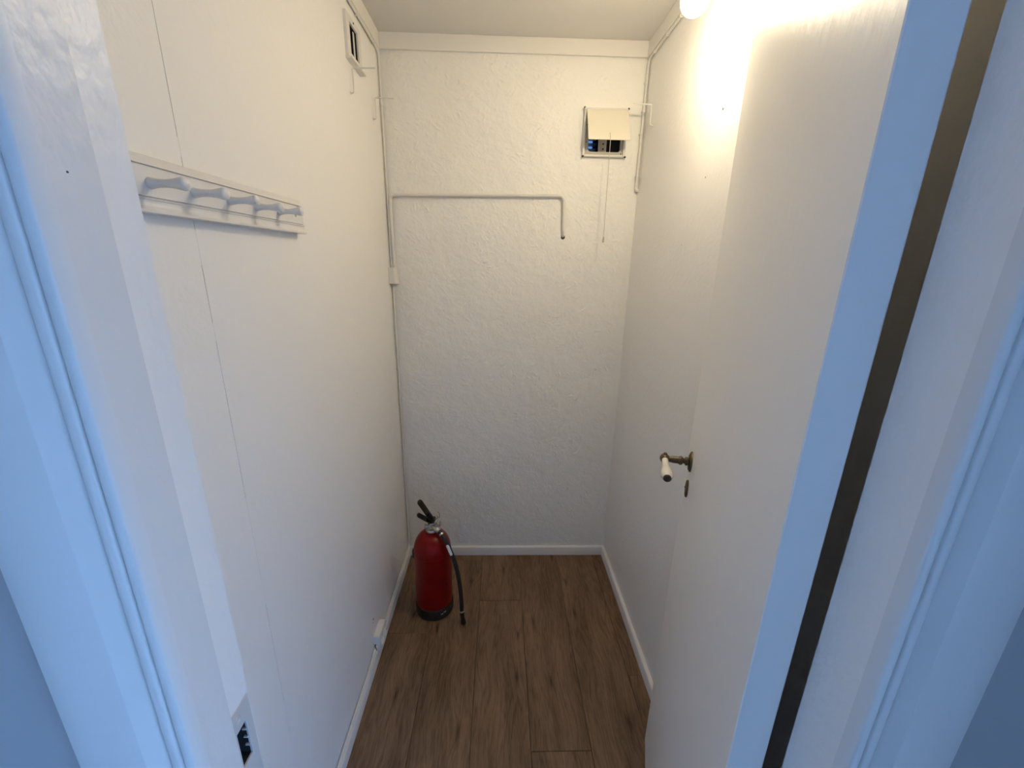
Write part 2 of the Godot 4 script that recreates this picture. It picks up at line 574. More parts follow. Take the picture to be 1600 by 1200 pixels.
# the rough brushed back wall: a relief of trowel strokes on a 3.5 mm grid, with the vent hole left out
func build_back_wall() -> void:
	var step := 0.0027
	var nx := int(W / step) + 1
	var ny := int(2.24 / step) + 1
	var dx := W / (nx - 1)
	var dy := 2.24 / (ny - 1)
	var hgt := PackedFloat32Array()
	hgt.resize(nx * ny)
	var big := noise(21, 3.2, 3)
	var mid := noise(22, 16.0, 3)
	var fin := noise(23, 90.0, 2)
	var amp := noise(24, 5.0, 2)
	for j in ny:
		for i in nx:
			var x := i * dx
			var y := j * dy
			hgt[j * nx + i] = big.get_noise_2d(x, y) * 0.0048 + mid.get_noise_2d(x, y * 1.2) * 0.0014 + fin.get_noise_2d(x, y) * 0.0005
	var rng := RandomNumberGenerator.new()
	rng.seed = 77
	var flow := noise(25, 2.6, 2)
	for k in 11500:
		var p := Vector2(rng.randf() * W, rng.randf() * 2.24)
		var k2 := amp.get_noise_2d(p.x, p.y)
		if k2 < -0.28 and rng.randf() < 0.75:
			continue
		var ang := flow.get_noise_2d(p.x, p.y) * 5.0 + rng.randfn(0.0, 0.35)
		var bend := rng.randfn(0.0, 14.0)
		var l := rng.randf_range(0.008, 0.036)
		var wd := rng.randf_range(0.0014, 0.0028)
		var a := rng.randf_range(0.0005, 0.0023) * (0.75 + 0.9 * k2)
		if rng.randf() < 0.35: a = -a * 0.7
		var n := int(l / 0.0030)
		for s in n:
			p += Vector2(cos(ang), sin(ang)) * 0.0030
			ang += bend * 0.0030
			var fade := sin(PI * (s + 0.5) / n)
			var ci := int(p.x / dx)
			var cj := int(p.y / dy)
			for jj in range(cj - 2, cj + 4):
				if jj < 0 or jj >= ny: continue
				for ii in range(ci - 2, ci + 4):
					if ii < 0 or ii >= nx: continue
					var d := Vector2(ii * dx - p.x, jj * dy - p.y).length_squared() / (wd * wd)
					if d < 4.0:
						hgt[jj * nx + ii] += a * fade * exp(-d * 1.2) * 0.62
	var hole := Rect2(0.788, 1.870, 0.150, 0.148)
	var pos := PackedVector3Array()
	var nor := PackedVector3Array()
	var idx := PackedInt32Array()
	pos.resize(nx * ny)
	nor.resize(nx * ny)
	for j in ny:
		for i in nx:
			var at := j * nx + i
			var x := i * dx
			var y := j * dy
			# calm the relief down round the vent frame and behind the boards, where it was smoothed off
			var q := 1.0
			q *= clampf((y - 0.02) / 0.05, 0.15, 1.0)
			var vd := maxf(absf(x - 0.862) - 0.085, absf(y - 1.945) - 0.086)
			q *= clampf(vd / 0.02, 0.25, 1.0) if vd > 0.0 else 0.25
			var ed := minf(x, W - x)
			q *= clampf(ed / 0.05, 0.18, 1.0)
			hgt[at] = hgt[at] * q - 0.0012 * (1.0 - clampf(ed / 0.05, 0.0, 1.0))
			pos[at] = Vector3(x, y, hgt[at])
	for j in ny:
		for i in nx:
			var at := j * nx + i
			var l := hgt[j * nx + maxi(i - 1, 0)]
			var r := hgt[j * nx + mini(i + 1, nx - 1)]
			var d := hgt[maxi(j - 1, 0) * nx + i]
			var u := hgt[mini(j + 1, ny - 1) * nx + i]
			nor[at] = Vector3((l - r) / (2.0 * dx), (d - u) / (2.0 * dy), 1.0).normalized()
	for j in ny - 1:
		for i in nx - 1:
			var c := Vector2((i + 0.5) * dx, (j + 0.5) * dy)
			if hole.has_point(c):
				continue
			var a := j * nx + i
			idx.append_array([a, a + nx, a + nx + 1, a, a + nx + 1, a + 1])
	var arr := []
	arr.resize(Mesh.ARRAY_MAX)
	arr[Mesh.ARRAY_VERTEX] = pos
	arr[Mesh.ARRAY_NORMAL] = nor
	arr[Mesh.ARRAY_INDEX] = idx
	var mesh := ArrayMesh.new()
	mesh.add_surface_from_arrays(Mesh.PRIMITIVE_TRIANGLES, arr)
	mesh.surface_set_material(0, mats.plaster)
	var wb := base("wall_back")
	put(wb, "rough brush-textured whitewashed back wall with the open vent flap", "wall", "structure")
	var o := MeshInstance3D.new()
	o.name = "plaster"
	o.mesh = mesh
	wb.add_child(o, true)
	var st := nst()
	for r in [[-0.12, 0.786, 0.0, H], [0.940, W + 0.12, 0.0, H], [0.786, 0.940, 0.0, 1.868], [0.786, 0.940, 2.020, H]]:
		box(st, Vector3(r[0], r[2], -0.2), Vector3(r[1], r[3], -0.0085))
	obj("core", st, mats.plaster, wb)


# ---------------------------------------------------------------- hallway in front of the closet, lit by a window
func build_hallway() -> void:
	var hx0 := -0.75
	var hx1 := 1.75
	var hz := 3.6
	var hh := 2.4
	var st := nst()
	# the wall that holds the door opening
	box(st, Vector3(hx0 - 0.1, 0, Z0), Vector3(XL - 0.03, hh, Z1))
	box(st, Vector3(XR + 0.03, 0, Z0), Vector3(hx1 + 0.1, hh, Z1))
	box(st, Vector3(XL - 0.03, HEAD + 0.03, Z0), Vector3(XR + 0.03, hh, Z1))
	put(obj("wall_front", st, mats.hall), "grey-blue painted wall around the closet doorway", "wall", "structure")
	st = nst()
	box(st, Vector3(hx0 - 0.1, -0.12, Z1), Vector3(hx1 + 0.1, 0, hz + 0.1))
	put(obj("floor_hallway", st, mats.hall_floor), "hallway floor in front of the closet doorway", "floor", "structure")
	st = nst()
	box(st, Vector3(hx0 - 0.1, hh, Z1), Vector3(hx1 + 0.1, hh + 0.1, hz + 0.1))
	put(obj("ceiling_hallway", st, mats.hall_white), "white hallway ceiling in front of the closet", "ceiling", "structure")
	st = nst()
	box(st, Vector3(hx0 - 0.1, 0, Z1), Vector3(hx0, hh, hz))
	put(obj("wall_hallway_left", st, mats.hall_white), "white left wall of the hallway outside the closet", "wall", "structure")
	st = nst()
	box(st, Vector3(hx0 - 0.1, 0, hz), Vector3(hx1 + 0.1, hh, hz + 0.1))
	put(obj("wall_hallway_rear", st, mats.hall_white), "white hallway wall opposite the closet doorway", "wall", "structure")
	# added pier shading the right casing, then the wall with a tall window
	st = nst()
	box(st, Vector3(1.06, 0, Z1), Vector3(1.18, hh, 1.93))  # unseen pier, added to keep window light off the right casing
	put(obj("wall_added_pier", st, mats.hall_white), "added unseen white pier that shades the right door casing", "wall", "structure")
	var wz := [2.0, 3.3]
	var wy := [0.12, 1.70]
	st = nst()
	for r in [[Z1, wz[0], 0.0, hh], [wz[1], hz, 0.0, hh], [wz[0], wz[1], 0.0, wy[0]], [wz[0], wz[1], wy[1], hh]]:
		box(st, Vector3(hx1, r[2], r[0]), Vector3(hx1 + 0.1, r[3], r[1]))
	put(obj("wall_hallway_right", st, mats.hall_white), "white right wall of the hallway with the tall daylight window", "wall", "structure")
	var win := base("window_1")
	put(win, "tall daylight window in the hallway right wall", "window", "structure")
	for r in [[wz[0], wz[0] + 0.05, wy[0], wy[1]], [wz[1] - 0.05, wz[1], wy[0], wy[1]], [wz[0] + 0.05, wz[1] - 0.05, wy[0], wy[0] + 0.05], [wz[0] + 0.05, wz[1] - 0.05, wy[1] - 0.05, wy[1]]]:
		st = nst()
		box(st, Vector3(hx1 + 0.03, r[2], r[0]), Vector3(hx1 + 0.08, r[3], r[1]), 0.003)
		obj("window_frame", st, mats.trim, win)
	st = nst()
	box(st, Vector3(hx1 + 0.054, wy[0] + 0.05, wz[0] + 0.05), Vector3(hx1 + 0.058, wy[1] - 0.05, wz[1] - 0.05))
	obj("pane", st, mats.glass, win)


# ---------------------------------------------------------------- door frame
# casing profile from the opening edge (t = 0) outwards, (t, height off the wall)
func casing_profile(w: float) -> PackedVector2Array:
	var p := [Vector2(0, 0), Vector2(0, 0.0125), Vector2(0.0012, 0.0144), Vector2(0.0036, 0.0152), Vector2(0.0066, 0.0152), Vector2(0.0086, 0.0140), Vector2(0.0094, 0.0075), Vector2(0.0114, 0.0070),
		Vector2(0.0122, 0.0128), Vector2(0.0142, 0.0142), Vector2(0.0190, 0.0142), Vector2(0.0210, 0.0128), Vector2(0.0218, 0.0068), Vector2(0.0240, 0.0064), Vector2(0.0256, 0.0100),
		Vector2(0.0368, 0.0134), Vector2(0.0384, 0.0166), Vector2(0.0396, 0.0172), Vector2(w - 0.003, 0.0172), Vector2(w, 0.0150), Vector2(w, 0)]
	return PackedVector2Array(p)


func build_door_frame() -> void:
	var cw := 0.098
	# left side: jamb lining with a recessed strip for the door, casing, strike plate
	var fl := base("trim_4")
	put(fl, "left door frame post in glossy white paint with the latch strike plate", "door frame", "structure")
	var step := 1.503
	var xf_l := Transform3D(Basis(Vector3(-1, 0, 0), Vector3(0, 0, 1), Vector3(0, 1, 0)), Vector3(XL, 0, Z1))
	var st := nst()
	extrude(st, PackedVector2Array([Vector2(XL - 0.03, -Z1), Vector2(XL, -Z1), Vector2(XL, -step - 0.0018), Vector2(XL - 0.0018, -step), Vector2(XL - 0.03, -step)]), HEAD, Transform3D(Basis(Vector3(1, 0, 0), Vector3(0, 0, -1), Vector3(0, 1, 0)), Vector3.ZERO))
	obj("jamb", st, mats.gloss, fl)
	st = nst()
	# the rebate strip, with a cut-out for the latch (z 1.4765..1.4935, y 0.908..0.967)
	var hz := [1.4735, 1.4915]
	var hy := [0.9170, 0.9690]
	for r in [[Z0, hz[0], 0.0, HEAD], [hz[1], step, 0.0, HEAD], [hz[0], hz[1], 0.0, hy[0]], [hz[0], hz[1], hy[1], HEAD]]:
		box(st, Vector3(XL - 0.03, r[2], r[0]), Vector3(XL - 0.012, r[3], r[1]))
	obj("lightened_rebate", st, mats.lightened_rebate, fl)  # strip coloured lighter to look more brightly lit than the jamb
	st = nst()
	extrude(st, casing_profile(cw), HEAD + 0.09, xf_l, true)
	obj("casing", st, mats.trim, fl)
	# strike plate: painted steel, four strips round the dark latch pocket
	var px := XL - 0.012
	var sz := [Z0 + 0.003, 1.4985]
	var sy := [0.860, 0.995]
	st = nst()
	for r in [[sz[0], hz[0] + 0.001, sy[0], sy[1]], [hz[1] - 0.001, sz[1], sy[0], sy[1]], [hz[0], hz[1], sy[0], hy[0] + 0.001], [hz[0], hz[1], hy[1] - 0.001, sy[1]]]:
		box(st, Vector3(px - 0.001, r[2], r[0]), Vector3(px + 0.0016, r[3], r[1]), 0.0004)
	var sp := obj("strike_plate", st, mats.steel_paint, fl)
	sp.set_meta("label", "painted steel strike plate with a dark latch pocket")
	for y in [0.982, 0.876]:
		st = nst()
		lathe(st, [Vector2(0.0055, 0), Vector2(0.005, 0.0012), Vector2(0.0016, 0.0014), Vector2(0.0012, 0.0006), Vector2(0, 0.0006)], along(Vector3(px + 0.0014, y, 1.4855), Vector3(1, 0, 0)), 16)
		obj("screw", st, mats.steel_paint, sp)
	st = nst()
	box(st, Vector3(px - 0.0172, hy[0] - 0.003, hz[0] - 0.003), Vector3(px - 0.0152, hy[1] + 0.003, hz[1] + 0.003))
	for q in [[hz[0] - 0.001, hz[0] + 0.0008, hy[0], hy[1]], [hz[1] - 0.0008, hz[1] + 0.001, hy[0], hy[1]], [hz[0], hz[1], hy[0] - 0.001, hy[0] + 0.0008], [hz[0], hz[1], hy[1] - 0.0008, hy[1] + 0.001]]:
		box(st, Vector3(px - 0.0155, q[2], q[0]), Vector3(px + 0.0002, q[3], q[1]))
	obj("latch_pocket", st, mats.void, sp)  # near-black lining paints shade into the pocket
	for y in [0.9555, 0.9435, 0.9315]:
		st = nst()
		box(st, Vector3(px - 0.004, y - 0.0010, hz[0]), Vector3(px + 0.0008, y + 0.0010, hz[0] + 0.0030), 0.0003)
		obj("tooth", st, mats.steel_paint, sp)
	st = nst()
	rod(st, Vector3(XL - 0.002, 1.512, 1.527), Vector3(XL + 0.0003, 1.512, 1.527), 0.0007)
	obj("nail_hole", st, mats.dark_matte, fl)

	# right side, where the door hangs
	var fr := base("trim_5")
	put(fr, "right door frame post on the hinge side of the open door", "door frame", "structure")
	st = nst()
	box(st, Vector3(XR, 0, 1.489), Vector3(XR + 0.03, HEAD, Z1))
	obj("jamb", st, mats.lightened_rebate, fr)  # lighter copy of the jamb paint makes up for missing light
	st = nst()
	extrude(st, casing_profile(cw), HEAD + 0.09, Transform3D(Basis(Vector3(1, 0, 0), Vector3(0, 0, 1), Vector3(0, 1, 0)), Vector3(XR, 0, Z1)), true)
	obj("casing", st, mats.trim, fr)

	# head
	var fh := base("trim_6")
	put(fh, "door frame head above the closet doorway", "door frame", "structure")
	st = nst()
	box(st, Vector3(XL - 0.03, HEAD, Z0), Vector3(XR + 0.03, HEAD + 0.03, Z1))
	obj("jamb", st, mats.gloss, fh)
	st = nst()
	extrude(st, casing_profile(cw), XR - XL + 2.0 * cw, Transform3D(Basis(Vector3(0, 1, 0), Vector3(0, 0, 1), Vector3(1, 0, 0)), Vector3(XL - cw, HEAD, Z1)), true)
	obj("casing", st, mats.trim, fh)


# ---------------------------------------------------------------- door, swung into the closet
func build_door() -> void:
	var d := base("door_1", Vector3(0.937, 0, 0.885))
	put(d, "white flush door swung open against the right side, with a bronze and porcelain handle", "door", "structure")
	# local x from the free edge to the hinge, y up, z out of the visible face
	d.rotation.y = atan2(-0.9507, -0.3100)
	var st := nst()
	box(st, Vector3(0, 0.006, -0.037), Vector3(0.615, 1.985, 0), 0.0012)
	obj("door_leaf", st, mats.door, d)
	for y in [0.25, 1.74]:
		st = nst()
		rod(st, Vector3(0.6185, y, -0.040), Vector3(0.6185, y + 0.08, -0.040), 0.006, 0.001)
		box(st, Vector3(0.6150, y, -0.040), Vector3(0.6168, y + 0.08, -0.006), 0.0003)
		obj("hinge", st, mats.steel, d)
	# handle: oval rose, turned neck, ball, porcelain grip with a dark end cap
	var hp := Vector3(0.060, 1.015, 0)
	var zf := func(p: Vector3, dir: Vector3) -> Transform3D:
		return along(p, dir)
	st = nst()
	var rose := Transform3D(Basis(Vector3(1, 0, 0), Vector3(0, 0, 1), Vector3(0, -1, 0)), hp)
	lathe(st, [Vector2(0.0, 0), Vector2(0.015, 0), Vector2(0.015, 0.0025), Vector2(0.0135, 0.0045), Vector2(0.0115, 0.005), Vector2(0.010, 0.007), Vector2(0.0, 0.0075)], rose, 32, 1.0, 1.75)
	lathe(st, [Vector2(0.0095, 0.004), Vector2(0.0095, 0.009), Vector2(0.0105, 0.0105), Vector2(0.0105, 0.013), Vector2(0.0085, 0.0145), Vector2(0.0065, 0.016), Vector2(0.0062, 0.0185), Vector2(0.0085, 0.020),
		Vector2(0.0105, 0.0225), Vector2(0.0108, 0.025), Vector2(0.0095, 0.028), Vector2(0.0085, 0.0295), Vector2(0.0085, 0.040), Vector2(0.0072, 0.049), Vector2(0.0068, 0.053)], Transform3D(rose.basis, hp), 28)
	for y in [-0.019, 0.019]:
		lathe(st, [Vector2(0.003, 0.003), Vector2(0.0028, 0.0058), Vector2(0.0, 0.0066)], Transform3D(rose.basis, hp + Vector3(0, y, 0)), 12)
	var hd := obj("door_handle", st, mats.bronze, d)
	hd.set_meta("label", "aged bronze door handle with a white porcelain grip")
	st = nst()
	var tip := hp + Vector3(0, 0, 0.060)
	lathe(st, [Vector2(0, -0.0125), Vector2(0.006, -0.0112), Vector2(0.0098, -0.0072), Vector2(0.0115, -0.001), Vector2(0.0108, 0.005), Vector2(0.0085, 0.0095), Vector2(0.0076, 0.0125)], along(tip, Vector3(1, 0, 0)), 28)
	lathe(st, [Vector2(0.0045, 0.009), Vector2(0.0048, 0.012), Vector2(0.0030, 0.0145), Vector2(0, 0.0155)], along(tip, Vector3(0, 1, 0)), 16)
	obj("ball", st, mats.bronze, hd)
	st = nst()
	lathe(st, [Vector2(0.0074, 0.011), Vector2(0.0078, 0.018), Vector2(0.0078, 0.034), Vector2(0.0092, 0.050), Vector2(0.0118, 0.066), Vector2(0.0132, 0.079), Vector2(0.0130, 0.089), Vector2(0.0108, 0.097), Vector2(0.0084, 0.1005)], along(tip, Vector3(1, 0, 0)), 32)
	obj("grip", st, mats.porcelain, hd).set_meta("label", "white porcelain grip")
	st = nst()
	lathe(st, [Vector2(0.0084, 0.099), Vector2(0.0088, 0.102), Vector2(0.0070, 0.1055), Vector2(0.0034, 0.1075), Vector2(0, 0.108)], along(tip, Vector3(1, 0, 0)), 28)
	obj("end_cap", st, mats.bronze_dark, hd)
	# keyhole cover below the handle
	st = nst()
	var kp := Vector3(0.0595, 0.943, 0)
	var kx := Transform3D(rose.basis, kp)
	lathe(st, [Vector2(0.0, 0), Vector2(0.0130, 0), Vector2(0.0130, 0.0024), Vector2(0.0115, 0.0042), Vector2(0.0090, 0.0050), Vector2(0.0, 0.0056)], kx, 28, 1.0, 1.75)
	var kh := obj("keyhole_plate", st, mats.bronze, d)
	st = nst()
	lathe(st, [Vector2(0.0028, 0.002), Vector2(0.0026, 0.0066), Vector2(0.0, 0.0074)], Transform3D(rose.basis, kp + Vector3(0.001, 0.004, 0)), 12)
	obj("cover_pin", st, mats.bronze_dark, kh)


# ---------------------------------------------------------------- fire extinguisher
func build_extinguisher() -> void:
	var e := base("fire_extinguisher", Vector3(0.187, 0, 0.345))
	put(e, "red fire extinguisher with black hose standing on the plank floor in the far left corner", "fire extinguisher")
	var st := nst()
	var prof := [Vector2(0, 0.030), Vector2(0.074, 0.030), Vector2(0.0775, 0.036), Vector2(0.0775, 0.300)]
	for k in 13:
		var a := PI * 0.5 * k / 12.0
		prof.append(Vector2(0.022 + 0.0555 * cos(a), 0.300 + 0.086 * sin(a)))
	prof.append_array([Vector2(0.021, 0.3875), Vector2(0.021, 0.393), Vector2(0, 0.393)])
	lathe(st, prof, Transform3D(), 56)
	obj("cylinder", st, mats.red, e)
	for y in [0.2985, 0.056]:
		st = nst()
		var r := 0.0775
		lathe(st, [Vector2(r - 0.001, y - 0.0018), Vector2(r + 0.0008, y - 0.001), Vector2(r + 0.0008, y + 0.001), Vector2(r - 0.001, y + 0.0018)], Transform3D(), 56)
		obj("weld_bead", st, mats.red, e)
	st = nst()
	lathe(st, [Vector2(0, 0.004), Vector2(0.066, 0.004), Vector2(0.069, 0.0), Vector2(0.0765, 0.0), Vector2(0.0795, 0.004), Vector2(0.0805, 0.010), Vector2(0.0800, 0.046), Vector2(0.0790, 0.050), Vector2(0.0770, 0.051), Vector2(0.0768, 0.045)], Transform3D(), 56)
	var br := obj("base_ring", st, mats.rubber, e)
	br.set_meta("label", "black rubber base ring with two pale marks")
	# pale marks on the ring, slightly proud curved sheets
	for sc in [[0.80, 0.034, 0.13, 0.016], [0.98, 0.030, 0.11, 0.014]]:
		st = nst()
		for k in 4:
			var a0: float = sc[0] + sc[2] * k / 4.0
			var a1: float = sc[0] + sc[2] * (k + 1) / 4.0
			var w0: float = sc[3] * (0.35 + 0.5 * sin(k * 2.1))
			var w1: float = sc[3] * (0.35 + 0.5 * sin((k + 1) * 2.1))
			var q := []
			for z in [[a0, -w0], [a1, -w1], [a1, w1], [a0, w0]]:
				q.append(Vector3(cos(z[0]) * 0.0809, sc[1] + z[1] * 0.5, sin(z[0]) * 0.0809))
			sheet(st, q[0], q[1], q[2], q[3], Vector3.ZERO)
		obj("pale_mark", st, mats.pale_mark, br)
	# wall bracket lug on the left shoulder
	st = nst()
	box(st, Vector3(-0.0835, 0.262, -0.010), Vector3(-0.0765, 0.300, 0.010), 0.002)
	obj("bracket_lug", st, mats.black, e)
	# valve
	st = nst()
	lathe(st, [Vector2(0.0225, 0.391), Vector2(0.0240, 0.394), Vector2(0.0240, 0.399), Vector2(0.020, 0.402), Vector2(0.0155, 0.404), Vector2(0.0150, 0.418), Vector2(0.0135, 0.421), Vector2(0.0125, 0.440), Vector2(0.0105, 0.443), Vector2(0, 0.444)], Transform3D(), 28)
	var out_dir := Vector3(0.80, -0.18, 0.57).normalized()
	lathe(st, [Vector2(0.0115, 0.006), Vector2(0.0115, 0.020), Vector2(0.0135, 0.021), Vector2(0.0135, 0.031), Vector2(0.0105, 0.033), Vector2(0.0100, 0.040), Vector2(0, 0.040)], along(Vector3(0.004, 0.414, 0.004), out_dir), 20)
	lathe(st, [Vector2(0.008, 0.008), Vector2(0.008, 0.022), Vector2(0.010, 0.0225), Vector2(0.010, 0.027), Vector2(0.0, 0.0275)], along(Vector3(-0.002, 0.412, 0.0), Vector3(-0.96, 0.15, 0.25)), 16)
	var v := obj("valve", st, mats.steel, e)
	st = nst()
	lathe(st, [Vector2(0.0065, 0.010), Vector2(0.0065, 0.0205), Vector2(0.004, 0.0225), Vector2(0, 0.0228)], along(Vector3(0, 0.410, 0), Vector3(0.05, 0.0, 1)), 16)
	obj("plug", st, mats.brass, v)
	st = nst()
	lathe(st, [Vector2(0.0045, 0.010), Vector2(0.0045, 0.024), Vector2(0.0120, 0.025), Vector2(0.0125, 0.030), Vector2(0.0115, 0.033), Vector2(0, 0.034)], along(Vector3(0.006, 0.424, -0.002), Vector3(0.93, 0.15, 0.30)), 24)
	obj("pressure_gauge", st, mats.steel, e)
	# upper lever and lower carrying handle, both black, splayed to the left
	st = nst()
	var top_dir := Vector3(-0.050, 0.100, 0.004)
	grip_bar(st, Vector3(0.008, 0.437, 0.002), Vector3(-0.045, 0.538, 0.010), 0.0125, 0.0105)
	obj("squeeze_lever", st, mats.black, e)
	st = nst()
	grip_bar(st, Vector3(0.006, 0.430, 0.002), Vector3(-0.054, 0.476, 0.012), 0.0125, 0.0075)
	box(st, Vector3(-0.012, 0.424, -0.0135), Vector3(0.017, 0.452, 0.0135), 0.004)
	obj("carry_handle", st, mats.black, e)
	st = nst()
	box(st, Vector3(-0.0045, 0.428, 0.0128), Vector3(0.0175, 0.434, 0.0165), 0.001)
	box(st, Vector3(0.0135, 0.430, -0.014), Vector3(0.0205, 0.442, 0.014), 0.001)
	obj("lever_bracket", st, mats.steel, e)
	# safety pin with a dark pull tab standing up
	st = nst()
	var ring := []
	for k in 15:
		var a := -0.6 + (TAU - 1.6) * k / 14.0
		ring.append(Vector3(0.030 + sin(a) * 0.0055, 0.467 + cos(a) * 0.013, 0.002 + sin(a) * 0.004))
	tube(st, ring, 0.0019, 8)
	tube(st, curve([Vector3(0.012, 0.440, 0.001), Vector3(0.022, 0.446, 0.001), Vector3(0.028, 0.456, 0.002)]), 0.0017, 8)
	obj("safety_pin", st, mats.brass, e)
	# hose from the outlet down the right side to the nozzle above the floor
	st = nst()
	var start := Vector3(0.004, 0.414, 0.004) + out_dir * 0.034
	var path := curve([start, start + out_dir * 0.014 + Vector3(0, -0.006, 0), Vector3(0.066, 0.375, 0.052), Vector3(0.083, 0.338, 0.062), Vector3(0.098, 0.300, 0.069), Vector3(0.113, 0.235, 0.077), Vector3(0.122, 0.165, 0.084), Vector3(0.126, 0.100, 0.090), Vector3(0.1265, 0.070, 0.092)], 8)
	tube(st, path, 0.0088, 16)
	var hs := obj("hose", st, mats.rubber, e)
	hs.set_meta("label", "black rubber hose with a white sticker")
	st = nst()
	var sl := []
	for k in 9:
		sl.append((path[18] as Vector3).lerp(path[27], k / 8.0))
	sl = path.slice(18, 28)
	wrap_sheet(st, sl, 0.0091, Vector3(-0.15, 0.25, 0.95), 0.80)
	obj("sticker", st, mats.sticker, hs)
	st = nst()
	var p0: Vector3 = path[7]
	lathe(st, [Vector2(0.0092, -0.004), Vector2(0.0102, -0.0035), Vector2(0.0102, 0.0035), Vector2(0.0092, 0.004)], along(path[9], (path[10] as Vector3) - path[8]), 18)
	obj("crimp_ring", st, mats.steel, hs)
	st = nst()
	var nb := Vector3(0.1265, 0.072, 0.092)
	var nd := Vector3(0.10, -1.0, 0.06).normalized()
	lathe(st, [Vector2(0.0095, -0.001), Vector2(0.0112, 0.001), Vector2(0.0112, 0.006), Vector2(0.0095, 0.008), Vector2(0, 0.008)], along(nb, nd), 18)
	obj("hose_coupling", st, mats.brass, hs)
	st = nst()
	lathe(st, [Vector2(0.0100, 0.007), Vector2(0.0104, 0.012), Vector2(0.0088, 0.020), Vector2(0.0082, 0.034), Vector2(0.0098, 0.046), Vector2(0.0112, 0.058), Vector2(0.0112, 0.062), Vector2(0.0075, 0.063), Vector2(0.006, 0.055), Vector2(0, 0.055)], along(nb, nd), 20)
	obj("nozzle", st, mats.rubber, e)


# a rounded flat bar from a to b, half-width hw across z, half-thickness ht
func grip_bar(st: SurfaceTool, a: Vector3, b: Vector3, hw: float, ht: float) -> void:
	var y := (b - a).normalized()
	var z := (Vector3(0, 0, 1) - y * y.z).normalized()
	var x := y.cross(z)
	var l := a.distance_to(b)
	var prof := []
	for k in 9:
		var t := PI * 0.5 * k / 8.0
		prof.append(Vector2(sin(t), -cos(t) * 0.006))
	for k in 9:
		var t := PI * 0.5 * k / 8.0
		prof.append(Vector2(cos(t), l - 0.010 + sin(t) * 0.010))
	lathe(st, prof, Transform3D(Basis(x, y, z), a), 28, ht, hw)


func wrap_sheet(st: SurfaceTool, path: Array, r: float, facing: Vector3, half: float) -> void:
	var rows := []
	for i in path.size():
		var t: Vector3 = ((path[mini(i + 1, path.size() - 1)] as Vector3) - path[maxi(i - 1, 0)]).normalized()
		var x := (facing - t * facing.dot(t)).normalized()
		var y := t.cross(x)
		var row := []
		var hw: float = half * (0.55 if i == 0 or i == path.size() - 1 else 1.0)
		for k in 7:
			var a := lerpf(-hw, hw, k / 6.0)
			var d := x * cos(a) + y * sin(a)
			row.append([path[i] + d * r, d])
		rows.append(row)
	for i in rows.size() - 1:
		for k in 6:
			var q := [rows[i][k], rows[i][k + 1], rows[i + 1][k + 1], rows[i + 1][k]]
			tri(st, q[0][0], q[1][0], q[2][0], q[0][1], q[1][1], q[2][1])
			tri(st, q[0][0], q[2][0], q[3][0], q[0][1], q[2][1], q[3][1])


# ---------------------------------------------------------------- coat rack on the left wall
func build_rack() -> void:
	var r := base("coat_rack", Vector3(0, 1.514, 0.808))
	put(r, "white painted moulded coat rack with five turned pegs on the left wall", "coat rack")
	var st := nst()
	var p := PackedVector2Array([Vector2(0, 0.0705), Vector2(0.0085, 0.0705), Vector2(0.0105, 0.0690), Vector2(0.0125, 0.0650), Vector2(0.0160, 0.0605), Vector2(0.0172, 0.0585), Vector2(0.0172, 0.0577), Vector2(0.0138, 0.0574), Vector2(0.0138, 0.0560),
		Vector2(0.0165, 0.0556), Vector2(0.0165, 0.0205), Vector2(0.0132, 0.0202), Vector2(0.0132, 0.0186), Vector2(0.0178, 0.0182), Vector2(0.0186, 0.0172), Vector2(0.0178, 0.0160), Vector2(0.0166, 0.0156),
		Vector2(0.0166, 0.0125), Vector2(0.0178, 0.0085), Vector2(0.0202, 0.0050), Vector2(0.0215, 0.0040), Vector2(0.0215, 0.0008), Vector2(0.0205, 0), Vector2(0, 0)])
	extrude(st, p, 0.54, Transform3D())
	obj("backboard", st, mats.board, r)
	var n := 0
	for z in [0.106, 0.185, 0.263, 0.344, 0.423]:
		st = nst()
		var jit := Vector3(1, [0.03, -0.02, 0.02, -0.01, 0.0][n], 0)
		lathe(st, [Vector2(0.0055, -0.006), Vector2(0.0066, 0.0), Vector2(0.0072, 0.0012), Vector2(0.0068, 0.0032), Vector2(0.0060, 0.0070), Vector2(0.0052, 0.0125), Vector2(0.0049, 0.0190), Vector2(0.0052, 0.0250), Vector2(0.0062, 0.0320), Vector2(0.0078, 0.0390),
			Vector2(0.0086, 0.0432), Vector2(0.0084, 0.0448), Vector2(0.0066, 0.0474), Vector2(0.0, 0.0490)], along(Vector3(0.0165, 0.0365, z), jit), 24)
		obj("peg", st, mats.board, r)
		n += 1
	for z in [0.035, 0.452]:
		st = nst()
		lathe(st, [Vector2(0.0040, 0.0), Vector2(0.0036, 0.0008), Vector2(0.0018, 0.0009), Vector2(0.0014, 0.0002), Vector2(0, 0.0002)], along(Vector3(0.0166, 0.0365, z), Vector3(1, 0, 0)), 14)
		obj("screw", st, mats.steel, r)


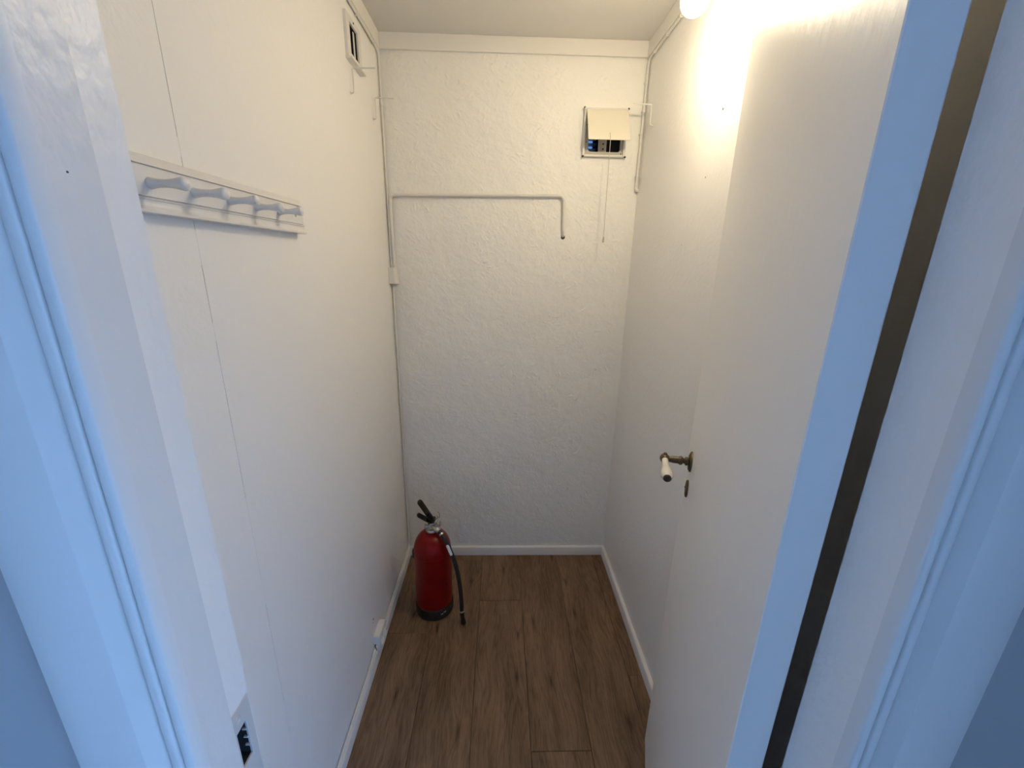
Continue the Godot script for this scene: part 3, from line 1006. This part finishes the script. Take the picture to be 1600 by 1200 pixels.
# ---------------------------------------------------------------- vents
func build_back_vent() -> void:
	var v := base("air_vent", Vector3(0, 0, 0))
	put(v, "open cream flap vent with a pull cord high on the rough back wall", "air vent")
	var st := nst()
	var a := Vector2(0.777, 1.862)
	var b := Vector2(0.945, 2.029)
	var zf := 0.017
	var fw := 0.0085
	st = nst()
	box(st, Vector3(a.x, a.y, -0.012), Vector3(a.x + fw, b.y, zf), 0.002)
	box(st, Vector3(b.x - fw, a.y, -0.012), Vector3(b.x, b.y, zf), 0.002)
	box(st, Vector3(a.x + fw, a.y, -0.012), Vector3(b.x - fw, a.y + fw, zf), 0.002)
	box(st, Vector3(a.x + fw, b.y - fw, -0.012), Vector3(b.x - fw, b.y, zf), 0.002)
	obj("frame", st, mats.cable, v)
	# inner plate with a rounded opening
	st = nst()
	var o := Rect2(0.800, 1.882, 0.127, 0.125)
	var ia := a + Vector2(fw, fw)
	var ib := b - Vector2(fw, fw)
	for r in [[ia.x, o.position.x, ia.y, ib.y], [o.end.x, ib.x, ia.y, ib.y], [o.position.x, o.end.x, ia.y, o.position.y], [o.position.x, o.end.x, o.end.y, ib.y]]:
		box(st, Vector3(r[0], r[2], 0.0005), Vector3(r[1], r[3], 0.0035))
	for c in [[o.position, Vector2(1, 1)], [Vector2(o.end.x, o.position.y), Vector2(-1, 1)]]:
		var r := 0.010
		var poly := PackedVector2Array([c[0]])
		for k in 7:
			var t := PI * 0.5 * k / 6.0
			poly.append((c[0] as Vector2) + (c[1] as Vector2) * (Vector2(r, r) - Vector2(sin(t), cos(t)) * r))
		extrude(st, poly, 0.003, Transform3D(Basis.IDENTITY, Vector3(0, 0, 0.0005)))
	obj("grille_plate", st, mats.plate, v)
	# duct through the wall, open to the daylight behind
	st = nst()
	var dz := -0.205
	box(st, Vector3(0.787, 1.869, dz), Vector3(0.790, 2.019, -0.0005))
	box(st, Vector3(0.936, 1.869, dz), Vector3(0.939, 2.019, -0.0005))
	box(st, Vector3(0.790, 1.869, dz), Vector3(0.936, 1.872, -0.0005))
	box(st, Vector3(0.790, 2.016, dz), Vector3(0.936, 2.019, -0.0005))
	obj("duct", st, mats.tin, v)
	for k in 7:
		st = nst()
		var y := 1.8800 + k * 0.0200
		var q := Transform3D(Basis(Vector3(1, 0, 0), -0.15), Vector3(0.7905, y, -0.055))
		box(st, Vector3(0, -0.0006, -0.014), Vector3(0.052, 0.0006, 0.014), 0.0003, q)
		obj("louvre_slat", st, mats.tin, v)
	st = nst()
	box(st, Vector3(0.790, 1.872, -0.124), Vector3(0.936, 2.016, -0.122))  # added tinted pane that dims the sky seen through the duct
	obj("sky_dimming_film", st, mats.dimming_film, v)
	st = nst()
	box(st, Vector3(0.846, 1.872, -0.150), Vector3(0.936, 2.016, -0.146))  # added plate that blocks sky light in the right of the duct
	obj("sky_blocking_plate", st, mats.tin_blue, v)
	st = nst()
	box(st, Vector3(0.842, 1.872, -0.014), Vector3(0.852, 2.016, -0.004), 0.001)
	box(st, Vector3(0.852, 1.872, -0.010), Vector3(0.872, 2.016, -0.005), 0.001)
	box(st, Vector3(0.868, 1.872, -0.013), Vector3(0.874, 2.016, -0.003), 0.001)
	var dv := obj("divider", st, mats.plate, v)
	st = nst()
	for y in [1.912, 1.894]:
		rod(st, Vector3(0.861, y, -0.006), Vector3(0.861, y, -0.0042), 0.0035)
	obj("screw", st, mats.rust, dv)
	st = nst()
	box(st, Vector3(0.874, 1.872, -0.050), Vector3(0.936, 2.016, -0.046))
	obj("shutter_plate", st, mats.void, v)
	# flap hinged at its upper edge
	st = nst()
	var top := Vector3(0, 2.0235, 0.0200)
	var low := Vector3(0, 1.9050, 0.0880)
	var fy := (top - low).normalized()
	var fn := Vector3(1, 0, 0).cross(fy)
	if fn.z < 0: fn = -fn
	var fx := Transform3D(Basis(Vector3(1, 0, 0), fy, fn), low)
	box(st, Vector3(0.7845, 0, -0.0030), Vector3(0.9425, top.distance_to(low), 0.0), 0.0008, fx)
	var fl := obj("flap", st, mats.cream, v)
	fl.set_meta("label", "cream flap propped open")
	st = nst()
	rod(st, Vector3(0.776, 2.0255, 0.0190), Vector3(0.9460, 2.0255, 0.0190), 0.0028)
	obj("hinge_rod", st, mats.cable, v)
	for c in [Vector3(0.7765, 2.0285, 0.0165), Vector3(0.9445, 2.0270, 0.0185), Vector3(0.7790, 1.8625, 0.0165), Vector3(0.9450, 1.8625, 0.0165)]:
		st = nst()
		lathe(st, [Vector2(0.0036, -0.002), Vector2(0.0040, 0.001), Vector2(0.0028, 0.0032), Vector2(0, 0.0038)], along(c, Vector3(0, 0, 1)), 14)
		obj("screw", st, mats.rust, v)
	for c in [Vector3(0.7920, 1.975, 0.0036), Vector3(0.7920, 1.915, 0.0036), Vector3(0.931, 1.876, 0.0036)]:
		st = nst()
		lathe(st, [Vector2(0.0022, -0.001), Vector2(0.002, 0.0004), Vector2(0, 0.0008)], along(c, Vector3(0, 0, 1)), 12)
		obj("rivet", st, mats.rust, v)
	# pull cord: through a slot near the flap's lower edge, then straight down
	st = nst()
	var cx := 0.8665
	var edge := low + Vector3(cx, 0, 0) + fn * 0.0012
	tube(st, [edge + fy * 0.030, edge + fy * 0.001, edge + Vector3(0, -0.004, 0.0006), Vector3(cx + 0.001, 1.70, 0.0895), Vector3(cx + 0.0015, 1.560, 0.0895)], 0.0011, 8)
	obj("pull_cord", st, mats.cord, v)
	st = nst()
	lathe(st, [Vector2(0, 0.012), Vector2(0.0022, 0.0115), Vector2(0.0036, 0.008), Vector2(0.0040, -0.008), Vector2(0.0036, -0.010), Vector2(0, -0.0105)], Transform3D(Basis.IDENTITY, Vector3(cx + 0.0015, 1.551, 0.0895)), 16)
	obj("cord_toggle", st, mats.plate, v)


func build_side_vent() -> void:
	var v := base("air_vent", Vector3(0, 0, 0))
	put(v, "small dark vent opening with a raised white frame high on the left wall", "air vent")
	var st := nst()
	# frame of four bars round the opening, its lower bar a small ledge
	var z0 := 0.236
	var z1 := 0.362
	var y0 := 2.036
	var y1 := 2.150
	var x := 0.010
	for r in [[z0, 0.2615, y0, y1], [0.3365, z1, y0, y1], [0.2615, 0.3365, y0, 2.052], [0.2615, 0.3365, 2.132, y1]]:
		box(st, Vector3(-0.002, r[2], r[0]), Vector3(x, r[3], r[1]), 0.0012)
	obj("frame", st, mats.cable, v)
	st = nst()
	box(st, Vector3(-0.002, y0 - 0.007, z0 - 0.004), Vector3(0.020, y0 - 0.001, z1 + 0.003), 0.001)
	obj("ledge", st, mats.cable, v)
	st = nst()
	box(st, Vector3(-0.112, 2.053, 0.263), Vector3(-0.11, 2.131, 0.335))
	obj("back_plate", st, mats.void, v)  # near-black back, painted as the shade deep in the opening
	for k in [[0.272, mats.cable]]:
		st = nst()
		box(st, Vector3(-0.001, 2.0545, k[0]), Vector3(0.002, 2.1295, k[0] + 0.010), 0.0008)
		obj("slat", st, k[1], v)
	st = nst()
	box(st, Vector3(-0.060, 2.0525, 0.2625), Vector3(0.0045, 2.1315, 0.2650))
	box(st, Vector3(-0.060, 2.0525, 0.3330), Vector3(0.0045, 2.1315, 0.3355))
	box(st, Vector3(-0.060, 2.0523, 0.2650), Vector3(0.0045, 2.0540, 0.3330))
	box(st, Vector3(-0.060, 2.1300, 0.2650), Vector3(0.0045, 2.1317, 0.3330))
	obj("shade_sleeve", st, mats.void, v)  # added near-black lining; the shade of the opening is its colour
	for c in [Vector3(x, 2.142, 0.30)]:
		st = nst()
		lathe(st, [Vector2(0.003, -0.002), Vector2(0.003, 0.001), Vector2(0, 0.0022)], along(c, Vector3(1, 0, 0)), 12)
		obj("screw", st, mats.rust, v)


# ---------------------------------------------------------------- shelf hooks
func build_hooks() -> void:
	var spots := [
		[Vector3(0.0, 2.011, 0.345), 1.0, "thin white wire shelf hook under the dark vent on the left wall"],
		[Vector3(0.0, 2.008, 0.115), 1.0, "thin white wire shelf hook beside the cable in the far left corner"],
		[Vector3(W, 2.014, 0.112), -1.0, "thin white wire shelf hook right of the cream vent flap, on the right wall"]]
	for s in spots:
		var p: Vector3 = s[0]
		var d: float = s[1]
		var h := base("shelf_hook", p)
		put(h, s[2], "hook", "", "wire shelf hooks under the ceiling")
		var st := nst()
		tube(st, rounded([Vector3(-0.006 * d, -0.068, 0), Vector3(0.011 * d, -0.064, 0), Vector3(0.0115 * d, 0.0, 0), Vector3(0.078 * d, 0.001, 0)], 0.004, 4), 0.0023, 10)
		obj("wire", st, mats.cable, h)
		st = nst()
		lathe(st, [Vector2(0.0045, 0), Vector2(0.0045, 0.0012), Vector2(0.0026, 0.002)], along(Vector3(0, -0.066, 0), Vector3(d, 0, 0)), 14)
		obj("collar", st, mats.cable, h)


# ---------------------------------------------------------------- cables, boxes
func clip(parent: Node3D, at: Vector3, dir: Vector3, wall: Vector3, r: float) -> void:
	# a small saddle over the cable
	var st := nst()
	lathe(st, [Vector2(r + 0.0002, -0.0032), Vector2(r + 0.0016, -0.0028), Vector2(r + 0.0016, 0.0028), Vector2(r + 0.0002, 0.0032)], along(at, dir), 14)
	var side := dir.cross(wall).normalized()
	rod(st, at - side * (r + 0.0022) - wall * r, at - side * (r + 0.0022) + wall * 0.0035, 0.0019, 0.0, 10)
	obj("clip", st, mats.cable, parent)


func build_cables() -> void:
	# left: along the cornice, down the corner, along the baseboard
	var c := base("power_cable")
	put(c, "thin white cable clipped under the left cornice and down the left corner", "cable")
	var st := nst()
	var r := 0.0045
	tube(st, rounded([Vector3(0.0070, 2.1925, 1.455), Vector3(0.0070, 2.1920, 0.012), Vector3(0.0070, 2.150, 0.0100), Vector3(0.0072, 1.429, 0.0105)], 0.05, 8), r, 10)
	obj("cable", st, mats.cable, c)
	for z in [1.2, 0.95, 0.70, 0.46, 0.25, 0.075]:
		clip(c, Vector3(0.0070, 2.1922, z), Vector3(0, 0, 1), Vector3(1, 0, 0), r)
	for y in [2.02, 1.80, 1.62]:
		clip(c, Vector3(0.0071, y, 0.0103), Vector3(0, 1, 0), Vector3(0, 0, 1), r)
	var c2 := base("power_cable")
	put(c2, "thin white cable running down the left corner from the junction box to the floor socket", "cable")
	st = nst()
	tube(st, rounded([Vector3(0.0085, 1.366, 0.0100), Vector3(0.0070, 1.30, 0.0100), Vector3(0.0070, 0.057, 0.0100), Vector3(0.0070, 0.0550, 0.05), Vector3(0.0070, 0.0550, 0.522)], 0.02, 6), r, 10)
	obj("cable", st, mats.cable, c2)
	for y in [1.305, 1.145, 0.99, 0.82, 0.60, 0.46, 0.30, 0.12]:
		clip(c2, Vector3(0.0072, y, 0.0100), Vector3(0, 1, 0), Vector3(0, 0, 1), r)
	for z in [0.16, 0.33, 0.47]:
		clip(c2, Vector3(0.0070, 0.0550, z), Vector3(0, 0, 1), Vector3(1, 0, 0), r)
	var c3 := base("power_cable")
	put(c3, "thin white cable lying on the left baseboard in front of the floor socket", "cable")
	st = nst()
	tube(st, rounded([Vector3(0.0120, 0.074, 0.603), Vector3(0.0105, 0.074, 0.622), Vector3(0.0070, 0.0555, 0.650), Vector3(0.0070, 0.0550, 1.455)], 0.015, 6), r, 10)
	obj("cable", st, mats.cable, c3)
	for z in [0.68, 0.86, 1.05, 1.25]:
		clip(c3, Vector3(0.0070, 0.0550, z), Vector3(0, 0, 1), Vector3(1, 0, 0), r)

	# conduit with two bends on the back wall, ending in a hole
	var p := base("conduit_pipe")
	put(p, "thick white conduit bent twice across the rough back wall, ending in a dark hole", "pipe")
	st = nst()
	tube(st, rounded([Vector3(0.0190, 1.425, 0.0125), Vector3(0.0165, 1.7085, 0.0115), Vector3(0.7150, 1.7190, 0.0115), Vector3(0.7185, 1.580, 0.0105), Vector3(0.7185, 1.567, 0.001), Vector3(0.7185, 1.567, -0.006)], 0.026, 8), 0.0066, 14)
	obj("pipe", st, mats.cable, p)
	st = nst()
	lathe(st, [Vector2(0.0085, -0.006), Vector2(0.0090, 0.0012), Vector2(0.0070, 0.002), Vector2(0.0, 0.0016)], along(Vector3(0.7185, 1.5625, 0.0015), Vector3(0, 0, 1)), 16)
	obj("hole", st, mats.dark_matte, p)
	clip(p, Vector3(0.0186, 1.470, 0.0122), Vector3(0, 1, 0), Vector3(0, 0, 1), 0.0066)

	# junction box in the left corner
	var j := base("junction_box", Vector3(0.016, 1.397, 0.012))
	put(j, "small white junction box below the conduit in the left corner", "junction box")
	st = nst()
	extrude(st, PackedVector2Array([Vector2(-0.0155, -0.022), Vector2(0.0155, -0.022), Vector2(0.0155, 0.010), Vector2(0.007, 0.022), Vector2(-0.0155, 0.022)]), 0.066, Transform3D(Basis(Vector3(1, 0, 0), Vector3(0, 0, 1), Vector3(0, -1, 0)), Vector3(0, 0.033, 0.010)))
	obj("cover", st, mats.plastic, j)
	st = nst()
	box(st, Vector3(-0.014, -0.031, -0.013), Vector3(0.016, 0.031, -0.010), 0.001)
	obj("back_plate", st, mats.plastic, j)

	# right: from the lamp along the cornice, down the right corner to a bent end
	var c4 := base("power_cable")
	put(c4, "white cable from the bulb, under the right cornice, down the right corner", "cable")
	st = nst()
	r = 0.0048
	tube(st, rounded([Vector3(0.922, 2.2440, 0.684), Vector3(0.985, 2.2440, 0.684), Vector3(0.9955, 2.230, 0.682), Vector3(1.0068, 2.1915, 0.66), Vector3(1.0068, 2.1915, 0.012), Vector3(1.0055, 2.150, 0.012), Vector3(1.0035, 1.900, 0.0125), Vector3(1.0015, 1.745, 0.0135), Vector3(1.0135, 1.742, 0.0135)], 0.035, 8), r, 12)
	obj("cable", st, mats.cable, c4)
	for z in [0.55, 0.42, 0.30, 0.19, 0.075]:
		clip(c4, Vector3(1.0068, 2.1915, z), Vector3(0, 0, 1), Vector3(-1, 0, 0), r)
	for y in [2.115, 2.022, 1.945, 1.795]:
		clip(c4, Vector3(lerpf(1.0022, 1.0054, (y - 1.745) / 0.40), y, 0.0123), Vector3(0, 1, 0), Vector3(0, 0, 1), r)

	# surface socket on the left baseboard
	var s := base("wall_socket", Vector3(0.0, 0.090, 0.560))
	put(s, "white surface-mounted socket box above the left baseboard near the extinguisher", "socket")
	st = nst()
	box(st, Vector3(0.0, -0.0405, -0.042), Vector3(0.0245, 0.026, 0.040), 0.003)
	obj("housing", st, mats.plastic, s)
	for z in [-0.018, 0.020]:
		st = nst()
		lathe(st, [Vector2(0.0155, 0), Vector2(0.0165, 0.0035), Vector2(0.0150, 0.0050), Vector2(0.0135, 0.0040), Vector2(0.013, 0.0006), Vector2(0, 0.0006)], along(Vector3(0.0243, -0.014, z), Vector3(1, 0, 0)), 24)
		obj("outlet", st, mats.plastic, s)
	st = nst()
	tube(st, curve([Vector3(0.006, -0.012, 0.040), Vector3(0.008, -0.010, 0.050), Vector3(0.013, -0.012, 0.056), Vector3(0.015, -0.018, 0.058)]), 0.0022, 8)
	obj("lead", st, mats.dark_matte, s)


# ---------------------------------------------------------------- lamp
func build_lamp() -> void:
	var at := Vector3(0.896, 2.037, 0.684)
	var l := base("ceiling_bulb", at)
	put(l, "glowing warm globe bulb hanging from the ceiling by the right wall", "light bulb")
	var st := nst()
	var top := H - 0.0001 - at.y
	lathe(st, [Vector2(0, top), Vector2(0.034, top), Vector2(0.034, top - 0.008), Vector2(0.024, top - 0.016), Vector2(0.0195, top - 0.020), Vector2(0.0195, 0.070), Vector2(0.0225, 0.066), Vector2(0.0225, 0.052), Vector2(0.017, 0.050), Vector2(0, 0.050)], Transform3D(), 28)
	obj("lamp_holder", st, mats.plastic, l)
	st = nst()
	lathe(st, [Vector2(0, 0.0132), Vector2(0.0292, 0.0130), Vector2(0.0292, 0.0155), Vector2(0.027, 0.032), Vector2(0.0175, 0.050), Vector2(0, 0.052)], Transform3D(), 32)  # unseen collar, added to shade the ceiling and upper walls
	obj("added_blocking_collar", st, mats.plastic, l).set_meta("label", "added opaque white collar that keeps bulb light off the ceiling")
	var glow := StandardMaterial3D.new()
	glow.albedo_color = Color(0.95, 0.93, 0.88)
	glow.emission_enabled = true
	glow.emission = Color(1.0, 0.93, 0.80)
	glow.emission_energy_multiplier = 5.0
	st = nst()
	var prof := []
	for k in 15:
		var a := deg_to_rad(113.0) * k / 14.0
		prof.append(Vector2(0.032 * sin(a), -0.032 * cos(a)))
	prof.append(Vector2(0, 0.0128))
	lathe(st, prof, Transform3D(), 36)
	obj("bulb_globe", st, glow, l)
	var o := OmniLight3D.new()
	o.name = "bulb_light"
	o.light_color = Color(1.0, 0.922, 0.775)
	o.light_energy = 0.25
	o.light_size = 0.03
	o.omni_range = 6.0
	o.omni_attenuation = 2.0
	o.shadow_enabled = true
	l.add_child(o)
